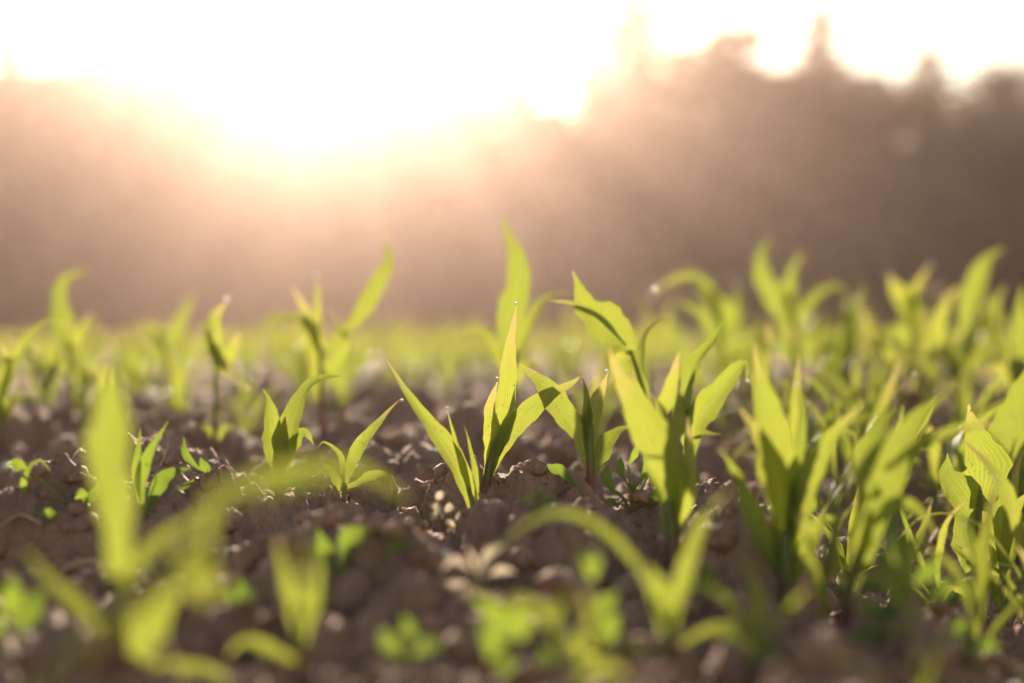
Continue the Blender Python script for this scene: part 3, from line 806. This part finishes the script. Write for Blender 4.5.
def straw(label, pts, w, dd=None):
    g = ground_at(*pts[0])
    P = []
    for i, (x, y) in enumerate(pts):
        q = ground_at(x, y) if dd is None else at(x, y, g.y + dd * i / (len(pts) - 1))
        if abs(q.y - g.y) > .025:
            q = at(x, y, g.y + .025 * (1 if q.y > g.y else -1)); q.z = tz(q.x, q.y)
        P.append(q + Vector((0, 0, .003 + (0.004 if 0 < i < len(pts) - 1 else 0))))
    me_g = tube(P, w * g.y / F_PX * .5, w * g.y / F_PX * .35, 14, 6)
    o0 = P[0]
    me = mesh_np('dry_straw', [tuple(Vector(v) - o0) for v in me_g[0]], me_g[1], me_g[2])
    o = link('dry_straw', me, M_STRAW); o.location = o0
    tag(o, label, 'straw', 'dry straws and root fibres on the soil')
straw('thin dry straw on the soil left of the trailing weed', [(530, 425), (548, 440), (572, 455)], 3)
straw('fine dry stalk slanting up behind the small narrow maize seedling', [(309, 432), (325, 431), (342, 432)], 1.6, .02)
straw('bent root fibre beside the grey-green seedling at left', [(160, 470), (168, 455), (166, 440), (158, 432)], 1.6, .01)
straw('tangled root fibre on the soil under the very small seedling', [(170, 492), (190, 488), (215, 492), (228, 482)], 1.8)
straw('pale straw lying at far left below the curled weed', [(0, 528), (20, 526), (42, 530)], 4)
straw('long straw lying across the soil below the centre plant', [(540, 520), (565, 514), (590, 520)], 2.4)
straw('short straw leaning on clods right of the trailing weed', [(690, 520), (705, 508), (716, 505)], 3)
straw('blurred brown straw crossing the soil beneath the broad left blade', [(60, 575), (90, 566), (125, 572)], 7)
straw('dry fibre standing up by the very small seedling', [(222, 486), (220, 474), (217, 466)], 2, .01)

for label, px, py, r in (('white quartz stone, the larger of two by the bushy maize stalks', 809, 496, 8), ('white stone behind the larger one by the bushy maize stalks', 782, 482, 6),
                         ('flat pale stone on the soil beneath the little slender flowering weed', 440, 558, 9), ('pale pebble at far left, beside the arching leaf', 8, 470, 6)):
    g = ground_at(px, py); rad = r * g.y / F_PX
    P, Fq, _u = clod_geo((0, 0, 0), rad, rc, 14, 9)
    o = link('pale_stone', mesh_np('pale_stone', P, Fq), M_STONE); o.location = (g.x, g.y, g.z + rad * .4)
    tag(o, label, 'stone', 'pale stones on the soil')

# ------------------------------------------------------------------ trees
def quads_from(cent, nrm, up, sz):
    """leaf-clump quads: arrays (n,3),(n,3),(n,3),(n,)"""
    r = np.cross(nrm, up); r /= np.linalg.norm(r, axis=1)[:, None] + 1e-9
    u = np.cross(r, nrm); u /= np.linalg.norm(u, axis=1)[:, None] + 1e-9
    s = sz[:, None]
    V = np.stack([cent - u * s * .7, cent + r * s * .45, cent + u * s * .7, cent - r * s * .45], 1).reshape(-1, 3)
    return V, np.arange(len(V)).reshape(-1, 4)

def spruce(seed, H=10.0, Rm=2.1, dens=1.0):
    g = np.random.default_rng(seed)
    C, Nn, U, S = [], [], [], []
    z = H * 0.04
    while z < H * 0.985:
        t = z / H
        Lr = Rm * (1 - t) ** 0.75 * g.uniform(.75, 1.12) + 0.12
        nb = int(5 + 4 * (1 - t))
        a0 = g.uniform(0, 6.28)
        for k in range(nb):
            a = a0 + k * 2 * math.pi / nb + g.uniform(-.3, .3)
            L = Lr * g.uniform(.6, 1.15)
            nq = max(3, int(L * 11 * dens))
            for q in range(nq):
                f = (q + g.uniform(0, 1)) / nq
                side = g.normal(0, .16) * L * (1 - .6 * f)
                dz = -0.28 * L * f + 0.13 * L * f ** 3 + g.normal(0, .08)
                C.append((math.cos(a) * L * f - math.sin(a) * side, math.sin(a) * L * f + math.cos(a) * side, z + dz))
                Nn.append((g.normal(0, .6) + math.cos(a) * .4, g.normal(0, .6) + math.sin(a) * .4, g.normal(.2, .6)))
                U.append((math.cos(a) + g.normal(0, .4), math.sin(a) + g.normal(0, .4), -.5))
                S.append(g.uniform(.2, .44) * (0.55 + .5 * (1 - t)))
        z += 0.30 * (0.6 + 0.6 * (1 - t))
    C.append((0, 0, H)); Nn.append((1, 0, 0)); U.append((0, 0, 1)); S.append(.3)
    return quads_from(np.array(C), np.array(Nn), np.array(U), np.array(S))

def broadleaf(seed, H=9.0, Rm=2.6, n=4200):
    g = np.random.default_rng(seed)
    lobes = []
    for k in range(20):
        zf = g.uniform(.18, .93)
        rr = Rm * math.sin(math.pi * min(1, .14 + zf * .82)) ** .7
        a = g.uniform(0, 6.28); q = rr * math.sqrt(g.uniform(0, 1)) * .75
        lobes.append((math.cos(a) * q, math.sin(a) * q, H * zf, g.uniform(.65, 1.35)))
    lobes.append((0, 0, H * .94, .6))
    per = n // len(lobes)
    C, S = [], []
    for lx, ly, lz, lr in lobes:
        d = g.normal(0, 1, (per, 3)); d /= np.linalg.norm(d, axis=1)[:, None]
        C.append(np.array((lx, ly, lz)) + d * (lr * g.uniform(.25, 1.0, per) ** .5)[:, None] * np.array((1, 1, .75)))
        S.append(g.uniform(.12, .27, per))
    C = np.concatenate(C); S = np.concatenate(S)
    return quads_from(C, g.normal(0, 1, (len(C), 3)), g.normal(0, 1, (len(C), 3)), S)

def trunk_geo(H, r, limbs, seed):
    rnd = random.Random(seed)
    V, Fq, UV = tube([(0, 0, -.3), (rnd.uniform(-.1, .1), 0, H * .4), (0, rnd.uniform(-.1, .1), H * .93)], r, .03, 10, 9)
    V, Fq = list(V), list(Fq)
    for _ in range(limbs):
        z = rnd.uniform(.18, .7) * H; a = rnd.uniform(0, 6.28); L = rnd.uniform(.8, 1.9)
        v, f, _u = tube([(0, 0, z), (math.cos(a) * L * .5, math.sin(a) * L * .5, z + L * .35), (math.cos(a) * L, math.sin(a) * L, z + L * .9)], r * .35, .02, 5, 6)
        o = len(V); V += v; Fq += [tuple(i + o for i in q) for q in f]
    return V, Fq

def tree_proto(kind, seed):
    if kind == 's':
        H = 10.0; V, F_ = spruce(seed, H, random.Random(seed).uniform(1.7, 2.2)); tv, tf = trunk_geo(H, .16, 0, seed)
    else:
        H = 9.0; V, F_ = broadleaf(seed, H, random.Random(seed).uniform(2.1, 2.7)); tv, tf = trunk_geo(H, .17, 9, seed)
    cm = mesh_np('crown', V, F_, np.tile(np.array([(.2, .1), (.8, .3), (.5, .6), (.1, .4)]), (len(V) // 4, 1)), False); cm.materials.append(M_TREE)
    tm = mesh_np('trunk', [tuple(v) for v in tv], tf, None); tm.materials.append(M_BARK)
    return H, cm, tm
SPR = [tree_proto('s', 100 + i) for i in range(5)]
BRO = [tree_proto('b', 200 + i) for i in range(4)]
rt = random.Random(9)
def tree(kind, px, ytop, D, label, group, wide=1.0):
    H, cm, tm = rt.choice(SPR if kind == 's' else BRO)
    x = (px - CX) / F_PX * D
    h = CAM_H + (HORIZON - ytop) / F_PX * D
    s = h / H
    root = empty('spruce_tree' if kind == 's' else 'broadleaf_tree', (x, D, 0), label, 'tree', group)
    root.rotation_euler = (0, 0, rt.uniform(0, 6.28))
    root.scale = (s * wide, s * wide, s)
    for nm, me in (('trunk', tm), ('crown', cm)):
        o = bpy.data.objects.new(nm, me); o.parent = root; COL.objects.link(o)
    return root
G1 = 'trees along the edge of the wood'
front = [
 ('s', -30, 60, 1, 'dark spruce at the left end of the treeline, cut by the frame'), ('s', 8, 45, .9, 'hazy spruce at the left edge, taller than its neighbour'), ('b', 48, 78, 1, 'hazy rounded tree second from the left edge of the treeline'),
 ('b', 96, 106, 1, 'low hazy tree right of the rounded one at left'), ('s', 132, 104, 1, 'hazy spruce between two low round trees at left'), ('b', 178, 120, 1, 'hazy low tree near the sun glow, left'),
 ('b', 228, 128, 1, 'pale low tree fading into the sun glow, left side'), ('b', 280, 146, 1, 'lowest treetop left of the glow gap'), ('b', 338, 150, 1, 'faint treetop straight under the sun glow'),
 ('b', 392, 122, 1, 'faint rounded treetop just right of the sun glow'), ('s', 432, 104, 1, 'faint slim spruce right of the sun glow'), ('s', 472, 74, 1, 'pale pointed spruce left of the bright notch, the taller of two'),
 ('s', 522, 92, 1, 'pale pointed spruce at the left rim of the bright notch'), ('b', 553, 150, .8, 'low treetop at the bottom of the bright notch'), ('s', 596, 82, 1, 'brownish spruce at the right rim of the bright notch'),
 ('s', 634, 12, 1.25, 'tall spiky spruce standing right of the bright notch'), ('s', 682, 52, 1, 'ragged spruce with see-through top between two taller trees'), ('b', 736, 32, 1.05, 'tall round-topped tree left of the second spiky spruce'),
 ('b', 776, 78, .9, 'lower tree in the dip between the round-topped one and the spiky spruce'), ('s', 821, 18, 1.0, 'tall spiky spruce right of the round-topped tree'), ('b', 868, 78, 1, 'dark rounded tree right of the tall spiky spruce'),
 ('s', 928, 58, 1.15, 'dark blunt spruce left of the last dip in the treeline'), ('b', 962, 104, .8, 'small dark tree in the last dip of the treeline at right'), ('b', 1002, 78, 1, 'dark green round tree at the right edge of the treeline'),
 ('b', 1050, 70, 1, 'dark round tree cut by the right edge of the frame')]
for k, px, yt, w, l in front:
    yt -= 44 if 90 < px < 560 else 28 if 560 < px < 640 else 8
    tree(k, px, yt, rt.uniform(56, 61), l, G1, w * (1.7 if k == 's' else 1.35))
# a second rank, lower than the first, fills between them
for i in range(46):
    px = -90 + i * 27 + rt.uniform(-8, 8)
    near = min(front, key=lambda q: abs(q[1] - px))
    tree(rt.choice('sb'), px, max(near[2] + (rt.uniform(20, 46) if px > 570 else rt.uniform(14, 36)), 70), rt.uniform(62, 68), 'tree of the second rank, its crown filling behind the edge of the wood', 'trees filling the wood behind its edge', 1.45)
for px, yt in ((200, 112), (216, 122), (372, 118)):
    tree('s', px, yt, 69.0, 'tree of the second rank, its crown filling behind the edge of the wood', 'trees filling the wood behind its edge', 1.5)
# shrubs along the foot of the wood
for i in range(26):
    px = -60 + i * 45 + rt.uniform(-10, 10); D = rt.uniform(52, 55)
    H, cm, tm = rt.choice(BRO)
    root = empty('shrub', ((px - CX) / F_PX * D, D, -0.9), 'dark leafy shrub at the foot of the wood, above the far field', 'shrub', 'shrubs along the foot of the wood')
    s = rt.uniform(3.0, 4.6) / H
    root.scale = (s * 1.5, s * 1.3, s); root.rotation_euler = (0, 0, rt.uniform(0, 6.28))
    for nm, me in (('stem', tm), ('foliage', cm)):
        o = bpy.data.objects.new(nm, me); o.parent = root; COL.objects.link(o)
# the interior of the wood and its wings beside the frame: one mass
Vs, Fs, off = [], [], 0
gi = np.random.default_rng(4)
srcs = []
for H, cm, tm in (SPR[0], SPR[1], BRO[0], BRO[1]):
    a = np.zeros(len(cm.vertices) * 3, dtype=np.float32); cm.vertices.foreach_get('co', a); srcs.append((H, a.reshape(-1, 3)))
spots_w = [(x + rt.uniform(-1, 1), rt.uniform(70, 84), rt.uniform(8, 11.0)) for x in np.arange(-34, 36, 0.9)] + \
          [(s * x, rt.uniform(55, 72), rt.uniform(8, 11)) for s in (-1, 1) for x in np.arange(25, 62, 2.3)]
for x, y, h in spots_w:
    H, V = srcs[rt.choice((0, 0, 1, 1, 2))]
    px = x / y * F_PX + CX
    if -100 < px < 1124:
        near = min(front, key=lambda q: abs(q[1] - px)); h = min(h, (HORIZON - near[2] - 16) / F_PX * y)
    s = h / H
    a = rt.uniform(0, 6.28); c, sn = math.cos(a) * s * 1.3, math.sin(a) * s * 1.3
    Vs.append(np.stack([V[:, 0] * c - V[:, 1] * sn + x, V[:, 0] * sn + V[:, 1] * c + y, V[:, 2] * s], 1)); Fs.append(np.arange(len(V)).reshape(-1, 4) + off); off += len(V)
VW = np.concatenate(Vs)
o = link('deep_wood', mesh_np('deep_wood', VW, np.concatenate(Fs), np.zeros((len(VW), 2)), False), M_TREE)
tag(o, 'dark interior of the wood behind the edge trees', 'wood', kind='stuff')

# ------------------------------------------------------------------ air, light, sky
SUN_PX, SUN_PY = 345, -56
SUN_EL = math.atan((HORIZON - SUN_PY) / F_PX)
SUN_AZ = math.atan((SUN_PX - CX) / F_PX)        # clockwise from +Y
bx = 185
Z0, Z1 = -1.3, 13.9
V = [(-bx, -bx, Z0), (bx, -bx, Z0), (bx, bx, Z0), (-bx, bx, Z0), (-bx, -bx, Z1), (bx, -bx, Z1), (bx, bx, Z1), (-bx, bx, Z1)]
Fq = [(0, 3, 2, 1), (4, 5, 6, 7), (0, 1, 5, 4), (1, 2, 6, 5), (2, 3, 7, 6), (3, 0, 4, 7)]
m, nt, out = new_mat('haze')
pv = N(nt, 'ShaderNodeVolumePrincipled')
pv.inputs['Color'].default_value = (1.0, 0.735, 0.655, 1)
pv.inputs['Density'].default_value = 0.00145
pv.inputs['Anisotropy'].default_value = 0.84
nt.links.new(pv.outputs[0], out.inputs['Volume'])
o = link('haze', mesh_np('haze', V, Fq, None, False), m)
tag(o, 'pale warm sunlit evening haze', 'haze', kind='stuff')

sd = bpy.data.lights.new('sun', 'SUN'); sd.energy = 5.0; sd.angle = R(0.5); sd.color = (1.0, 0.84, 0.64)
so = bpy.data.objects.new('sun', sd); COL.objects.link(so)
dirv = Vector((math.sin(SUN_AZ) * math.cos(SUN_EL), math.cos(SUN_AZ) * math.cos(SUN_EL), math.sin(SUN_EL)))
so.rotation_euler = dirv.to_track_quat('Z', 'Y').to_euler()
so.location = (0, 0, 30)

w = bpy.data.worlds.new('World'); sc.world = w; w.use_nodes = True
nt = w.node_tree; nt.nodes.clear()
sky = nt.nodes.new('ShaderNodeTexSky'); sky.sky_type = 'NISHITA'; sky.sun_disc = False
sky.sun_elevation = SUN_EL; sky.sun_rotation = SUN_AZ
sky.air_density = 1.0; sky.dust_density = 0.3; sky.ozone_density = 0.0
bg = nt.nodes.new('ShaderNodeBackground'); bg.inputs[1].default_value = 0.088
ow = nt.nodes.new('ShaderNodeOutputWorld')
nt.links.new(mixc(nt, 1.0, sky.outputs[0], (1.0, 0.85, 0.69), 'MULTIPLY'), bg.inputs[0]); nt.links.new(bg.outputs[0], ow.inputs[0])

sc.view_settings.view_transform = 'Standard'; sc.view_settings.look = 'None'
sc.view_settings.exposure = 1.38; sc.view_settings.gamma = 1.0; sc.view_settings.use_curve_mapping = False
sc.render.engine = 'CYCLES'
cy = sc.cycles
cy.use_denoising = True
cy.max_bounces = 8; cy.diffuse_bounces = 3; cy.glossy_bounces = 2; cy.transmission_bounces = 4; cy.volume_bounces = 1; cy.transparent_max_bounces = 4
cy.sample_clamp_indirect = 6.0
